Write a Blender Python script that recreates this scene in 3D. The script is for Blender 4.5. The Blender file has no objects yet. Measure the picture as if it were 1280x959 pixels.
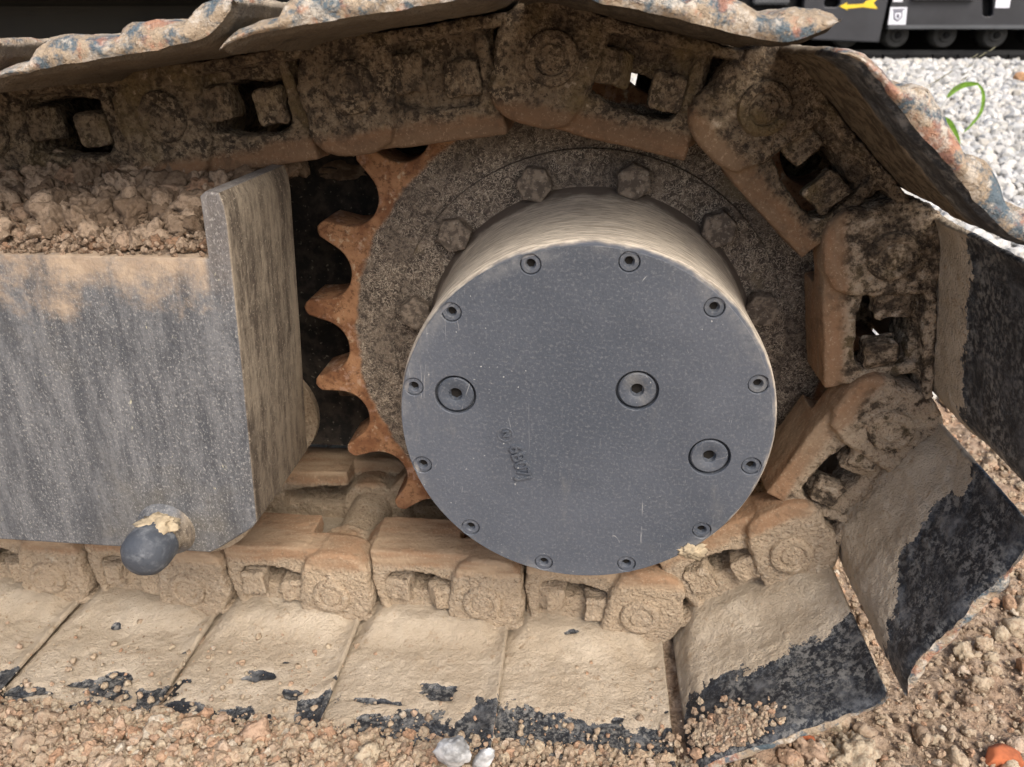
import bpy, bmesh, math, random
import numpy as np
from mathutils import Vector, Matrix, geometry
random.seed(7); rng = np.random.default_rng(7)
S = bpy.context.scene; C = S.collection
R = math.radians
# ---------------------------------------------------------------- camera
CAM = Vector((-.0023, -.8405, .3338)); TH, PS = .4263, .0989
cd = bpy.data.cameras.new('camera'); co = bpy.data.objects.new('camera', cd); C.objects.link(co)
co.location = CAM; co.rotation_euler = (math.pi/2-TH, 0, PS)
cd.sensor_width = 36; cd.lens = 963.9/1280*36; cd.clip_start = .02; cd.clip_end = 500
cd.dof.use_dof = True; cd.dof.focus_distance = .72; cd.dof.aperture_fstop = 10
S.camera = co
# ---------------------------------------------------------------- light
W = bpy.data.worlds.new("World"); S.world = W; W.use_nodes = True
nt = W.node_tree; bg = nt.nodes['Background']; sk = nt.nodes.new('ShaderNodeTexSky')
sk.sky_type = 'NISHITA'; sk.sun_disc = False; sk.sun_elevation = R(47); sk.sun_rotation = R(150)
sk.dust_density = 4.0; sk.air_density = .8; sk.ozone_density = .8
nt.links.new(sk.outputs[0], bg.inputs[0]); bg.inputs[1].default_value = .15
sl = bpy.data.lights.new('sun', 'SUN'); sl.energy = 1.5; sl.angle = R(30); sl.color = (1, .95, .88)
so = bpy.data.objects.new('sun', sl); C.objects.link(so)
az, el = R(150), R(47)                     # azimuth clockwise from +Y: in front of the track, to the right
d = Vector((math.sin(az)*math.cos(el), math.cos(az)*math.cos(el), math.sin(el)))
so.rotation_euler = d.to_track_quat('Z', 'Y').to_euler()
S.view_settings.view_transform = 'Standard'; S.view_settings.look = 'None'
S.view_settings.exposure = .70; S.view_settings.gamma = 1
# ---------------------------------------------------------------- numeric helpers
def ray(x, y):
    rr = Vector((math.cos(PS), math.sin(PS), 0)); f = Vector((-math.sin(PS)*math.cos(TH), math.cos(PS)*math.cos(TH), -math.sin(TH)))
    u = rr.cross(f); return f + rr*((x-640)/963.9) + u*((479.5-y)/963.9)
def at(x, y, Y):
    d = ray(x, y); return CAM + d*((Y-CAM.y)/d.y)
def hsh(i, j, k, s):
    n = (i*374761393 + j*668265263 + k*2147483647 + s*144665) & 0xffffffff
    n = ((n ^ (n >> 13))*1274126177) & 0xffffffff
    n = ((n ^ (n >> 16))*2246822519) & 0xffffffff
    return ((n ^ (n >> 15)) & 0xffff)/65535.0
def vnoise(p, s=0):
    i = np.floor(p).astype(np.int64); f = p-i; f = f*f*(3-2*f); o = 0
    for a in (0, 1):
        for b in (0, 1):
            for c in (0, 1):
                w = (f[:, 0] if a else 1-f[:, 0])*(f[:, 1] if b else 1-f[:, 1])*(f[:, 2] if c else 1-f[:, 2])
                o = o + w*hsh(i[:, 0]+a, i[:, 1]+b, i[:, 2]+c, s)
    return o
def fbm(p, sc, oc=3, s=0):
    o = 0; a = 1; t = 0
    for k in range(oc):
        o = o + a*vnoise(p*sc+k*17.3, s+k); t += a; a *= .5; sc *= 2.03
    return o/t*2-1
def sstep(a, b, x):
    t = np.clip((x-a)/(b-a), 0, 1); return t*t*(3-2*t)
# ---------------------------------------------------------------- node helpers
class NT:
    def __init__(s, name, rough=.9, metal=0, spec=.3):
        s.m = bpy.data.materials.new(name); s.m.use_nodes = True; s.t = s.m.node_tree
        s.b = s.t.nodes['Principled BSDF']; s.b.inputs['Metallic'].default_value = metal
        s.b.inputs['Roughness'].default_value = rough; s.b.inputs['Specular IOR Level'].default_value = spec
        s.tc = s.t.nodes.new('ShaderNodeTexCoord'); s.oi = s.t.nodes.new('ShaderNodeObjectInfo')
        a = s.t.nodes.new('ShaderNodeVectorMath'); a.operation = 'SCALE'; a.inputs[0].default_value = (7.1, 3.3, 5.7)
        s.L(s.oi.outputs['Random'], a.inputs['Scale'])
        v = s.t.nodes.new('ShaderNodeVectorMath'); v.operation = 'ADD'
        s.L(s.tc.outputs['Object'], v.inputs[0]); s.L(a.outputs[0], v.inputs[1]); s.v = v.outputs[0]
        s.lastn = None
    def L(s, a, b): s.t.links.new(a, b)
    def setv(s, inp, v):
        if hasattr(v, 'links') or isinstance(v, bpy.types.NodeSocket): s.L(v, inp)
        elif isinstance(v, tuple): inp.default_value = (*v, 1) if len(v) == 3 and inp.type == 'RGBA' else v
        else: inp.default_value = v
    def scaled(s, sc, v=None):
        m = s.t.nodes.new('ShaderNodeMapping'); s.L(v or s.v, m.inputs[0]); m.inputs['Scale'].default_value = sc; return m.outputs[0]
    def noise(s, sc, det=4, ro=.6, v=None, dist=0):
        n = s.t.nodes.new('ShaderNodeTexNoise'); s.L(v or s.v, n.inputs['Vector']); n.inputs['Scale'].default_value = sc
        n.inputs['Detail'].default_value = det; n.inputs['Roughness'].default_value = ro; n.inputs['Distortion'].default_value = dist
        return n.outputs[0]
    def voro(s, sc, v=None, feat='F1'):
        n = s.t.nodes.new('ShaderNodeTexVoronoi'); s.L(v or s.v, n.inputs['Vector']); n.inputs['Scale'].default_value = sc; n.feature = feat
        return n.outputs['Distance']
    def ramp(s, x, a, b, lo=0, hi=1):
        n = s.t.nodes.new('ShaderNodeMapRange'); n.interpolation_type = 'SMOOTHSTEP'; s.setv(n.inputs[0], x)
        for k, q in ((1, a), (2, b), (3, lo), (4, hi)): s.setv(n.inputs[k], q)
        return n.outputs[0]
    def mix(s, f, a, b):
        n = s.t.nodes.new('ShaderNodeMix'); n.data_type = 'RGBA'; s.setv(n.inputs[0], f); s.setv(n.inputs[6], a); s.setv(n.inputs[7], b); return n.outputs[2]
    def math(s, op, a, b=0.):
        n = s.t.nodes.new('ShaderNodeMath'); n.operation = op; s.setv(n.inputs[0], a); s.setv(n.inputs[1], b); return n.outputs[0]
    def sep(s, v=None):
        n = s.t.nodes.new('ShaderNodeSeparateXYZ'); s.L(v or s.tc.outputs['Object'], n.inputs[0]); return n.outputs
    def attr(s, name, typ='GEOMETRY'):
        n = s.t.nodes.new('ShaderNodeAttribute'); n.attribute_type = typ; n.attribute_name = name; return n.outputs['Fac']
    def color(s, c): s.setv(s.b.inputs['Base Color'], c)
    def rough(s, r): s.setv(s.b.inputs['Roughness'], r)
    def bump(s, h, dist, st=1.0):
        n = s.t.nodes.new('ShaderNodeBump'); n.inputs['Distance'].default_value = dist; s.setv(n.inputs['Strength'], st); s.L(h, n.inputs['Height'])
        if s.lastn: s.L(s.lastn, n.inputs['Normal'])
        s.lastn = n.outputs[0]; s.L(s.lastn, s.b.inputs['Normal'])
MUD = (.44, .35, .25); MUD2 = (.56, .47, .355); RUST = (.30, .125, .045); ORANGE = (.42, .19, .08)
# cast steel of links, thinly or thickly caked depending on the object's own "mud" amount
def link_material(name, rail=True):
    n = NT(name, .92)
    md = n.attr('mud', 'OBJECT')
    big = n.noise(14, 5, .6); mid = n.noise(70, 5, .65); fine = n.noise(330, 4, .7); vor = n.voro(240)
    crust = n.mix(n.ramp(mid, .42, .58), (.070, .052, .036), (.20, .148, .096))
    gr_ = n.noise(210, 3, .75); crust = n.mix(n.math('MULTIPLY', n.ramp(gr_, .50, .57), n.ramp(n.noise(28, 3), .36, .58, .2, 1)), crust, (.29, .225, .15)); crust = n.mix(n.ramp(gr_, .36, .43, .75, 0), crust, (.028, .020, .014))
    crust = n.mix(n.ramp(big, .50, .70), crust, (.185, .135, .068))
    mud = n.mix(n.ramp(big, .35, .65), MUD, (.50, .39, .27)); mud = n.mix(n.ramp(fine, .30, .48, 1, 0), mud, (.24, .16, .10))
    mud = n.mix(n.ramp(mid, .55, .75), mud, MUD2)
    f = n.math('ADD', n.math('MULTIPLY', n.math('SUBTRACT', mid, .5), 1.6), n.math('ADD', n.math('SUBTRACT', big, .5), md))
    c = n.mix(n.ramp(f, .40, .62), crust, mud)
    if rail:
        z = n.sep()[2]
        band = n.ramp(n.math('ADD', z, n.math('MULTIPLY', n.math('SUBTRACT', n.noise(35, 4), .5), .022)), .034, .046)
        rs = n.noise(26, 5, .65, n.scaled((.25, 1, 1.4)))
        rc = n.mix(n.ramp(rs, .35, .68), (.125, .068, .034), (.27, .145, .075)); rc = n.mix(n.ramp(fine, .55, .66), rc, (.36, .25, .16)); rc = n.mix(n.ramp(mid, .36, .46, .6, 0), rc, (.10, .055, .03))
        rc = n.mix(n.ramp(md, .1, .5, .55, 0), rc, (.075, .042, .022)); rc = n.mix(n.math('MULTIPLY', n.ramp(rs, .36, .6, 1, .25), n.math('MULTIPLY', md, .85)), rc, (.45, .335, .22))
        c = n.mix(n.math('MULTIPLY', band, .92), c, rc)
        dim = n.math('SUBTRACT', 1., n.math('MULTIPLY', band, .75))
    else: dim = 1.0
    n.color(c)
    n.bump(n.math('SUBTRACT', mid, n.math('MULTIPLY', vor, .35)), .006, dim); n.bump(fine, .0026, dim); n.bump(n.noise(210, 3, .75), .0035, n.math('MULTIPLY', dim, .8))
    return n.m
M = {}
M['link'] = link_material('caked_link_steel'); M['nut'] = link_material('caked_nut_steel', False)
# track shoe: worn black paint under dried mud
n = NT('shoe_paint_and_mud', .6)
a = n.attr('mud'); e = n.attr('worn')
big = n.noise(18, 4); mid = n.noise(80, 5, .65); fine = n.noise(380, 4, .7)
paint = n.mix(n.ramp(n.noise(420, 4, .7), .47, .70), (.020, .023, .028), (.13, .14, .15)); paint = n.mix(n.ramp(n.noise(26, 4), .40, .62, .8, 0), paint, (.016, .018, .022)); 
paint = n.mix(n.ramp(n.noise(30, 5, .7), .5, .72), paint, (.13, .135, .14))
mud = n.mix(n.ramp(big, .35, .7), (.47, .385, .28), (.60, .51, .39)); mud = n.mix(n.ramp(mid, .58, .72), mud, (.40, .30, .20)); mud = n.mix(n.ramp(fine, .64, .72), mud, (.62, .52, .38))
f = n.math('ADD', a, n.math('MULTIPLY', n.math('SUBTRACT', n.noise(140, 5, .75), .5), .95))
paint = n.mix(n.math('MULTIPLY', n.ramp(a, .02, .5), .0), paint, (.3, .24, .17)); paint = n.mix(n.math('MULTIPLY', n.ramp(n.noise(160, 5, .75), .46, .60), n.ramp(n.noise(20, 4), .36, .62, .05, .75)), paint, (.25, .245, .225))
fm = n.ramp(n.math('ADD', f, n.math('MULTIPLY', n.math('SUBTRACT', fine, .5), .25)), .47, .53)
c = n.mix(fm, paint, mud)
wc = n.mix(n.ramp(n.noise(46, 5, .7), .42, .54), (.11, .145, .165), (.40, .315, .22)); wc = n.mix(n.ramp(n.noise(38, 4, .65), .53, .64, 0, .7), wc, (.44, .20, .12)); wc = n.mix(n.ramp(n.noise(75, 5, .7), .48, .64, 0, .85), wc, (.58, .52, .43))
md = n.attr('mud', 'OBJECT')
wf = n.ramp(n.math('ADD', e, n.math('MULTIPLY', n.math('SUBTRACT', mid, .5), .5)), .42, .58)
c = n.mix(wf, c, wc)
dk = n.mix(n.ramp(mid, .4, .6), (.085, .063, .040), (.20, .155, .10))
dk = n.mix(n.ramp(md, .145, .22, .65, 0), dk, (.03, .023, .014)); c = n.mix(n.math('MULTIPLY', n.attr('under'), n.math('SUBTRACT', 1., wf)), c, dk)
n.color(c); n.rough(n.ramp(n.math('MAXIMUM', fm, wf), 0, 1, .42, .95))
n.bump(mid, .0045, n.ramp(fm, 0, 1, .25, .8)); n.bump(fine, .0016, n.ramp(fm, 0, 1, .35, .9)); n.bump(n.noise(190, 4, .75), .003, n.ramp(n.math('MAXIMUM', fm, wf), 0, 1, .1, .8)); M['shoe'] = n.m
# sprocket
n = NT('sprocket_steel', .88)
x, y, z = n.sep(); r = n.math('SQRT', n.math('ADD', n.math('MULTIPLY', x, x), n.math('MULTIPLY', z, z)))
big = n.noise(12, 4); mid = n.noise(120, 5, .65, dist=.8); fine = n.noise(500, 3)
# threads of pale dried mud left in the pores of the casting
thr = n.math('ABSOLUTE', n.math('SUBTRACT', n.noise(210, 2, .5, dist=1.2), .5))
pl = n.mix(n.ramp(mid, .40, .62), (.075, .060, .048), (.20, .16, .122))
pl = n.mix(n.math('MULTIPLY', n.ramp(thr, .020, .042, 1, 0), n.ramp(n.noise(20, 4), .36, .56, .3, .95)), pl, (.46, .39, .30))
pl = n.mix(n.ramp(n.noise(7, 5, .7), .56, .70, 0, .55), pl, (.10, .075, .05))
pl = n.mix(n.ramp(n.noise(9, 4), .62, .75), pl, (.23, .18, .11))
ru = n.mix(n.ramp(n.noise(34, 5), .35, .65), (.21, .095, .045), (.40, .215, .11)); ru = n.mix(n.ramp(n.noise(90, 4), .58, .7), ru, (.50, .37, .24)); ru = n.mix(n.ramp(n.noise(150, 5, .75), .50, .62, 0, .75), ru, (.12, .058, .03)); ru = n.mix(n.ramp(n.noise(48, 4, .7), .56, .66, 0, .6), ru, (.46, .30, .22))
f = n.ramp(n.math('ADD', r, n.math('MULTIPLY', n.math('SUBTRACT', n.noise(30, 4), .5), .018)), .2685, .2745)
n.color(n.mix(f, pl, ru)); n.bump(mid, .0035, n.ramp(f, 0, 1, 1, .3)); n.bump(fine, .001, .6); M['sprocket'] = n.m
n = NT('bolt_steel', .85); mid = n.noise(120, 5, .65)
c = n.mix(n.ramp(mid, .42, .6), (.10, .08, .062), (.23, .185, .14)); n.color(n.mix(n.ramp(n.noise(260, 3), .60, .68), c, (.28, .24, .19))); n.bump(mid, .002); M['bolt'] = n.m
# hub
n = NT('hub_paint', .5, spec=.45); mid = n.noise(40, 5); fine = n.noise(600, 3)
c = n.mix(n.ramp(n.noise(5, 5, .6), .35, .65), (.058, .068, .084), (.084, .094, .112)); c = n.mix(n.ramp(n.noise(330, 3, .7), .5, .68, 0, .5), c, (.17, .175, .18))
c = n.mix(n.math('MULTIPLY', n.ramp(n.noise(300, 2, .5), .70, .76), n.ramp(n.noise(8, 3), .48, .62)), c, (.42, .42, .40)); c = n.mix(n.ramp(n.noise(6, 5, .7), .55, .75, 0, .35), c, (.16, .162, .16))
sc_ = n.noise(9, 3, .5, n.scaled((1, 1, 7), n.scaled((1, 1, 1)))); c = n.mix(n.math('MULTIPLY', n.ramp(n.math('ABSOLUTE', n.math('SUBTRACT', n.noise(11, 2), .5)), .0, .004, 1, 0), n.ramp(n.noise(17, 3), .66, .72)), c, (.45, .45, .44))
sm_ = n.noise(11, 6, .7, n.scaled((1.6, 1, .45))); c = n.mix(n.ramp(sm_, .56, .72, 0, .5), c, (.20, .195, .18))
v2 = n.scaled((1, 1, .22)); n2 = n.t.nodes.new('ShaderNodeMapping'); n.L(n.v, n2.inputs[0]); n2.inputs['Rotation'].default_value = (0, .5, 0); n2.inputs['Scale'].default_value = (1, 1, .12)
for vv, ss in ((v2, 26), (n2.outputs[0], 31)):
    c = n.mix(n.math('MULTIPLY', n.ramp(n.math('ABSOLUTE', n.math('SUBTRACT', n.noise(ss, 1, .5, vv), .5)), .0, .0045, .8, 0), n.ramp(n.noise(13, 4, .7), .56, .64)), c, (.36, .36, .35))
x, y, z = n.sep(); rr_ = n.math('SQRT', n.math('ADD', n.math('MULTIPLY', x, x), n.math('MULTIPLY', z, z)))
c = n.mix(n.math('MULTIPLY', n.ramp(rr_, .155, .172), n.ramp(n.noise(24, 5, .7), .46, .66, .05, .6)), c, (.21, .21, .205))
n.color(c); n.rough(n.ramp(n.noise(28, 5), .3, .7, .42, .66)); n.bump(n.noise(260, 3), .0007, .8); M['hub'] = n.m
n = NT('hub_dusty_side', .85); x, y, z = n.sep()
st = n.noise(60, 5, .65, n.scaled((1, 7, 1)))
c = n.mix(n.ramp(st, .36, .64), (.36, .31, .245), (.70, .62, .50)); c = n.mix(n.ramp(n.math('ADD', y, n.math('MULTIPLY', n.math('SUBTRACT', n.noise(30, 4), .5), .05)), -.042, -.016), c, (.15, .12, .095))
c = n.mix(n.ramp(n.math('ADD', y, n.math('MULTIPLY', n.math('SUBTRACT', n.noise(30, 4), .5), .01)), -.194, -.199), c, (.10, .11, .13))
n.color(c); n.bump(st, .0012, .8); M['hubside'] = n.m
# frame box
n = NT('frame_paint', .62, spec=.35); x, y, z = n.sep()
big = n.noise(6, 5); stv = n.noise(50, 7, .78, n.scaled((1.2, 1, .22))); fine = n.noise(420, 3)
c = n.mix(n.ramp(stv, .35, .66), (.070, .074, .080), (.165, .167, .168)); c = n.mix(n.ramp(big, .55, .75), c, (.13, .12, .10))
c = n.mix(n.math('MULTIPLY', n.ramp(n.noise(420, 4, .75, n.scaled((1.2, 1, .8))), .53, .64), n.ramp(n.noise(18, 4, .6, n.scaled((1, 1, .4))), .34, .56, .15, .68)), c, (.38, .37, .34)); c = n.mix(n.ramp(n.noise(85, 5, .75, n.scaled((1, 1, .45))), .645, .70), c, (.46, .43, .31)); c = n.mix(n.ramp(n.noise(300, 3), .36, .46, .35, 0), c, (.045, .045, .048))
du = n.ramp(n.math('ADD', z, n.math('MULTIPLY', n.math('SUBTRACT', n.noise(26, 7, .72), .5), .20)), .110, .170)
c = n.mix(n.math('MULTIPLY', n.ramp(x, -.318, -.311, .9, .15), du), c, n.mix(n.ramp(n.noise(60, 4), .4, .6), (.46, .35, .24), (.36, .27, .185)))
# end face: brown run-off streaks
ge = n.t.nodes.new('ShaderNodeNewGeometry'); nx = n.sep(ge.outputs['Normal'])[0]
sd = n.math('ADD', n.math('MULTIPLY', n.noise(24, 6, .75, n.scaled((1, 1.6, .16))), .62), n.math('MULTIPLY', n.noise(90, 6, .8, n.scaled((1, 1, .5))), .38)); sc2 = n.mix(n.ramp(sd, .41, .57), (.085, .068, .052), (.27, .225, .165)); sc2 = n.mix(n.ramp(fine, .58, .68), sc2, (.33, .28, .21))
c = n.mix(n.ramp(nx, .35, .75), c, sc2)
n.color(c); n.bump(n.noise(200, 4, .65), .0016, .7); n.bump(stv, .002, .5); M['frame'] = n.m
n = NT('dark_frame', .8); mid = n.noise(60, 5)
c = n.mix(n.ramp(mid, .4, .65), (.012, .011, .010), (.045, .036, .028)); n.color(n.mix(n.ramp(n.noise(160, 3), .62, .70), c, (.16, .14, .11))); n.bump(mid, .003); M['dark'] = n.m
n = NT('brown_caked_frame', .9); mid = n.noise(40, 5); c = n.mix(n.ramp(mid, .4, .65), (.09, .06, .04), (.26, .19, .13)); n.color(c); n.bump(mid, .006); M['brown'] = n.m
n = NT('house_shaded_underside', .6); mid = n.noise(3, 5); n.color(n.mix(n.ramp(mid, .4, .65), (.010, .010, .009), (.028, .026, .019))); M['house'] = n.m  # near-black tone puts the shade under the upper body into the colour
n = NT('rubber_cap', .55); c = n.mix(n.ramp(n.noise(60, 4), .45, .7), (.06, .068, .08), (.16, .17, .18)); n.color(c); n.bump(n.noise(200, 3), .0008); M['rubber'] = n.m
# loose earth and stones, coloured piece by piece through the "tint" of each piece
def tintmat(name, cols, dark, rough=.95, bs=.0045, sc=190):
    n = NT(name, rough, spec=.2); t = n.attr('tint'); rp = n.t.nodes.new('ShaderNodeValToRGB'); n.L(t, rp.inputs[0])
    cr = rp.color_ramp
    while len(cr.elements) < len(cols): cr.elements.new(.5)
    for i, cc in enumerate(cols): cr.elements[i].position = i/(len(cols)-1); cr.elements[i].color = (*cc, 1)
    mid = n.noise(sc, 5, .65); c = n.mix(n.ramp(mid, .36, .56, .6, 0), rp.outputs[0], dark); n.color(c); n.bump(mid, bs); return n.m
M['soil'] = tintmat('loose_earth', [(.27, .20, .14), (.38, .29, .205), (.45, .355, .25), (.50, .415, .295), (.46, .28, .175), (.58, .51, .40)], (.25, .16, .10))
M['darksoil'] = tintmat('dry_brown_earth', [(.15, .105, .07), (.22, .16, .11), (.29, .215, .15), (.37, .28, .20), (.26, .16, .10)], (.10, .065, .04))
M['gravel'] = tintmat('white_gravel', [(.30, .295, .275), (.50, .49, .46), (.62, .61, .575), (.40, .41, .41), (.54, .50, .42), (.66, .65, .62)], (.44, .43, .40), .85, .002, 60)
# ground: earth near the track, white gravel beyond
n = NT('ground_surface', .95, spec=.2); x, y, z = n.sep()
mid = n.noise(60, 5); e_ = n.mix(n.ramp(n.noise(120, 4), .35, .65), (.21, .15, .10), (.44, .335, .24)); e_ = n.mix(n.ramp(n.noise(9, 4), .5, .7), e_, (.40, .27, .18))
g_ = n.mix(n.ramp(n.noise(45, 4), .4, .6), (.14, .135, .12), (.34, .33, .31))
f = n.ramp(n.math('ADD', y, n.math('MULTIPLY', n.math('SUBTRACT', n.noise(3, 4), .5), .3)), .62, .72)
n.color(n.mix(f, e_, g_)); n.bump(mid, .01); n.bump(n.noise(250, 4), .003); M['ground'] = n.m
def plain(name, col, rough=.6, var=.25, sc=20, spec=.4):
    n = NT(name, rough, spec=spec); c2 = tuple(min(1, v*(1-var)) for v in col); n.color(n.mix(n.ramp(n.noise(sc, 4), .35, .65), col, c2)); return n.m
M['bgblack'] = plain('machine_black_paint', (.035, .036, .040), .45, .35, 3)
M['bggrey'] = plain('machine_grey_ledge', (.085, .09, .095), .45, .25, 5)
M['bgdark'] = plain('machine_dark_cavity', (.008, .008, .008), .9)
M['bgtrack'] = plain('machine_roller_grey', (.055, .055, .052), .8, .4, 8)
M['yellow'] = plain('decal_yellow', (.80, .56, .03), .5, .08)
M['white'] = plain('decal_white', (.74, .75, .80), .5, .05)
M['ink'] = plain('decal_ink', (.07, .07, .10), .6, .1)
M['leaf'] = plain('grass_leaf', (.17, .34, .03), .5, .4, 60)
M['stem'] = plain('dry_stem', (.20, .19, .12), .7, .3, 60)
M['brick'] = plain('brick_orange', (.50, .15, .06), .9, .5, 60)
M['ochre'] = plain('ochre_stone', (.52, .30, .16), .9, .3, 60)
M['plastic'] = plain('painted_fragment', (.72, .73, .72), .5, .7, 38)
M['mortar'] = plain('pale_mud', (.47, .38, .25), .95, .3, 120)
# ---------------------------------------------------------------- mesh helpers
def link_obj(name, me, mat=None, parent=None, **kw):
    o = bpy.data.objects.new(name, me); C.objects.link(o)
    if mat and not me.materials: me.materials.append(mat)
    if parent: o.parent = parent
    for k, v in kw.items(): o[k] = v
    return o
def mesh_np(name, V, F, smooth=True, attrs=None):
    me = bpy.data.meshes.new(name); V = np.asarray(V, dtype=np.float32); F = np.asarray(F, dtype=np.int32); k = F.shape[1]
    me.vertices.add(len(V)); me.vertices.foreach_set('co', V.ravel()); me.loops.add(F.size); me.loops.foreach_set('vertex_index', F.ravel())
    me.polygons.add(len(F)); me.polygons.foreach_set('loop_start', np.arange(0, F.size, k, dtype=np.int32))
    me.update(calc_edges=True)
    me.polygons.foreach_set('use_smooth', np.full(len(F), smooth)); 
    for nm, a in (attrs or {}).items():
        at_ = me.attributes.new(nm, 'FLOAT', 'POINT'); at_.data.foreach_set('value', np.asarray(a, dtype=np.float32))
    me.validate(); return me
def grid_faces(nu, nv, closed_u=False):
    i = np.arange(nu if closed_u else nu-1)[:, None]; j = np.arange(nv-1)[None, :]; i2 = (i+1) % nu
    return np.stack([i*nv+j, i2*nv+j, i2*nv+j+1, i*nv+j+1], -1).reshape(-1, 4)
def arrays(me):
    v = np.empty(len(me.vertices)*3, np.float32); me.vertices.foreach_get('co', v); nn = np.empty_like(v); me.vertices.foreach_get('normal', nn)
    return v.reshape(-1, 3).astype(float), nn.reshape(-1, 3).astype(float)
def evalmesh(o):
    dg = bpy.context.evaluated_depsgraph_get(); me = bpy.data.meshes.new_from_object(o.evaluated_get(dg)); return me
def plate_curve(name, splines, y0, y1, bev=0, res=1):
    """closed outlines in (x, z) made into a solid between y0 and y1; inner outlines are holes"""
    cu = bpy.data.curves.new(name, 'CURVE'); cu.dimensions = '2D'; cu.fill_mode = 'BOTH'
    cu.extrude = abs(y1-y0)/2-bev; cu.bevel_depth = bev; cu.bevel_resolution = res; cu.offset = -bev
    for pts in splines:
        sp = cu.splines.new('POLY'); sp.points.add(len(pts)-1)
        for p, (x, z) in zip(sp.points, pts): p.co = (x, z, 0, 1)
        sp.use_cyclic_u = True
    o = bpy.data.objects.new(name, cu); C.objects.link(o); bpy.context.view_layer.update()
    me = evalmesh(o); bpy.data.objects.remove(o)
    me.transform(Matrix(((1, 0, 0, 0), (0, 0, -1, (y0+y1)/2), (0, 1, 0, 0), (0, 0, 0, 1))))
    me.materials.clear(); return me
def bm_join(meshes):
    bm = bmesh.new()
    for m in meshes: bm.from_mesh(m)
    me = bpy.data.meshes.new('j'); bm.to_mesh(me); bm.free(); return me
def remesh(me, vox, smooth=3):
    o = bpy.data.objects.new('tmp', me); C.objects.link(o)
    a = o.modifiers.new('r', 'REMESH'); a.mode = 'VOXEL'; a.voxel_size = vox; a.use_smooth_shade = True
    b = o.modifiers.new('s', 'SMOOTH'); b.factor = .5; b.iterations = smooth
    bpy.context.view_layer.update(); r = evalmesh(o); bpy.data.objects.remove(o); return r
def displace(me, fn):
    v, nn = arrays(me); v = v+nn*fn(v)[:, None]; me.vertices.foreach_set('co', v.astype(np.float32).ravel()); me.update(); return me
def arc(cx, cz, r, a0, a1, k):
    return [(cx+r*math.cos(R(a0+(a1-a0)*i/k)), cz+r*math.sin(R(a0+(a1-a0)*i/k))) for i in range(k+1)]
def box_bm(bm, x0, x1, y0, y1, z0, z1):
    vs = [bm.verts.new((x, y, z)) for x in (x0, x1) for y in (y0, y1) for z in (z0, z1)]
    for f in ((0, 1, 3, 2), (4, 6, 7, 5), (0, 4, 5, 1), (2, 3, 7, 6), (0, 2, 6, 4), (1, 5, 7, 3)): bm.faces.new([vs[i] for i in f])
def boxmesh(name, *boxes, bev=0):
    bm = bmesh.new()
    for b in boxes: box_bm(bm, *b)
    if bev: bmesh.ops.bevel(bm, geom=bm.edges[:], offset=bev, segments=2, affect='EDGES')
    bmesh.ops.recalc_face_normals(bm, faces=bm.faces); me = bpy.data.meshes.new(name); bm.to_mesh(me); bm.free(); return me
def lathe(name, prof, seg=64, smooth=True):
    """profile of (radius, y) turned about the Y axis"""
    V = []; k = len(prof)
    for i in range(seg):
        a = 2*math.pi*i/seg
        for r, y in prof: V.append((r*math.cos(a), y, r*math.sin(a)))
    i = np.arange(seg)[:, None]; j = np.arange(k-1)[None, :]; i2 = (i+1) % seg
    F = np.stack([i*k+j, i*k+j+1, i2*k+j+1, i2*k+j], -1).reshape(-1, 4)
    me = mesh_np(name, V, F, smooth)
    bm = bmesh.new(); bm.from_mesh(me); bmesh.ops.remove_doubles(bm, verts=bm.verts, dist=1e-6)
    bmesh.ops.recalc_face_normals(bm, faces=bm.faces)
    for e in bm.edges:
        if len(e.link_faces) == 2 and e.calc_face_angle(0) > R(38): e.smooth = False
    bm.to_mesh(me); bm.free(); return me
def thing(name, label, cat, loc=(0, 0, 0), group=None):
    o = bpy.data.objects.new(name, None); C.objects.link(o); o.location = loc; o['label'] = label; o['category'] = cat
    if group: o['group'] = group
    o.empty_display_size = .05; return o
def smooth_all(me, ang=40):
    bm = bmesh.new(); bm.from_mesh(me)
    for f in bm.faces: f.smooth = True
    for e in bm.edges: e.smooth = not (len(e.link_faces) == 2 and e.calc_face_angle(0) > R(ang))
    bm.to_mesh(me); bm.free(); return me
# ---------------------------------------------------------------- ground
def ground_z(x, y):
    z = -.352 + .115*np.clip(y-.45, 0, 4.3) + .0*x
    z = z + .010*fbm(np.stack([x, y, 0*x], -1), 3.5, 3, 5)
    z = z + .020*np.exp(-((y+.32)/.06)**2)*(x < .2) - .02*sstep(.25, .5, x)*(y < .3)
    return z
gx = np.concatenate([-np.geomspace(300, 1.0, 24), np.arange(-.9, 1.3, .006), np.geomspace(1.35, 300, 34)])
gy = np.concatenate([-np.geomspace(300, .6, 22), np.arange(-.52, .9, .006), np.geomspace(.92, 7, 60), np.geomspace(8, 400, 20)])
X, Y = np.meshgrid(gx, gy, indexing='ij'); x, y = X.ravel(), Y.ravel(); P = np.stack([x, y, 0*x], -1)
near = sstep(1.3, .9, np.abs(x))*sstep(1.2, .8, np.abs(y))
z = ground_z(x, y) + near*(.011*fbm(P, 28, 4, 1)+.007*fbm(P, 85, 3, 3))
go = link_obj('ground', mesh_np('ground', np.stack([x, y, z], -1), grid_faces(len(gx), len(gy))), M['ground'], kind='structure')
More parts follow.
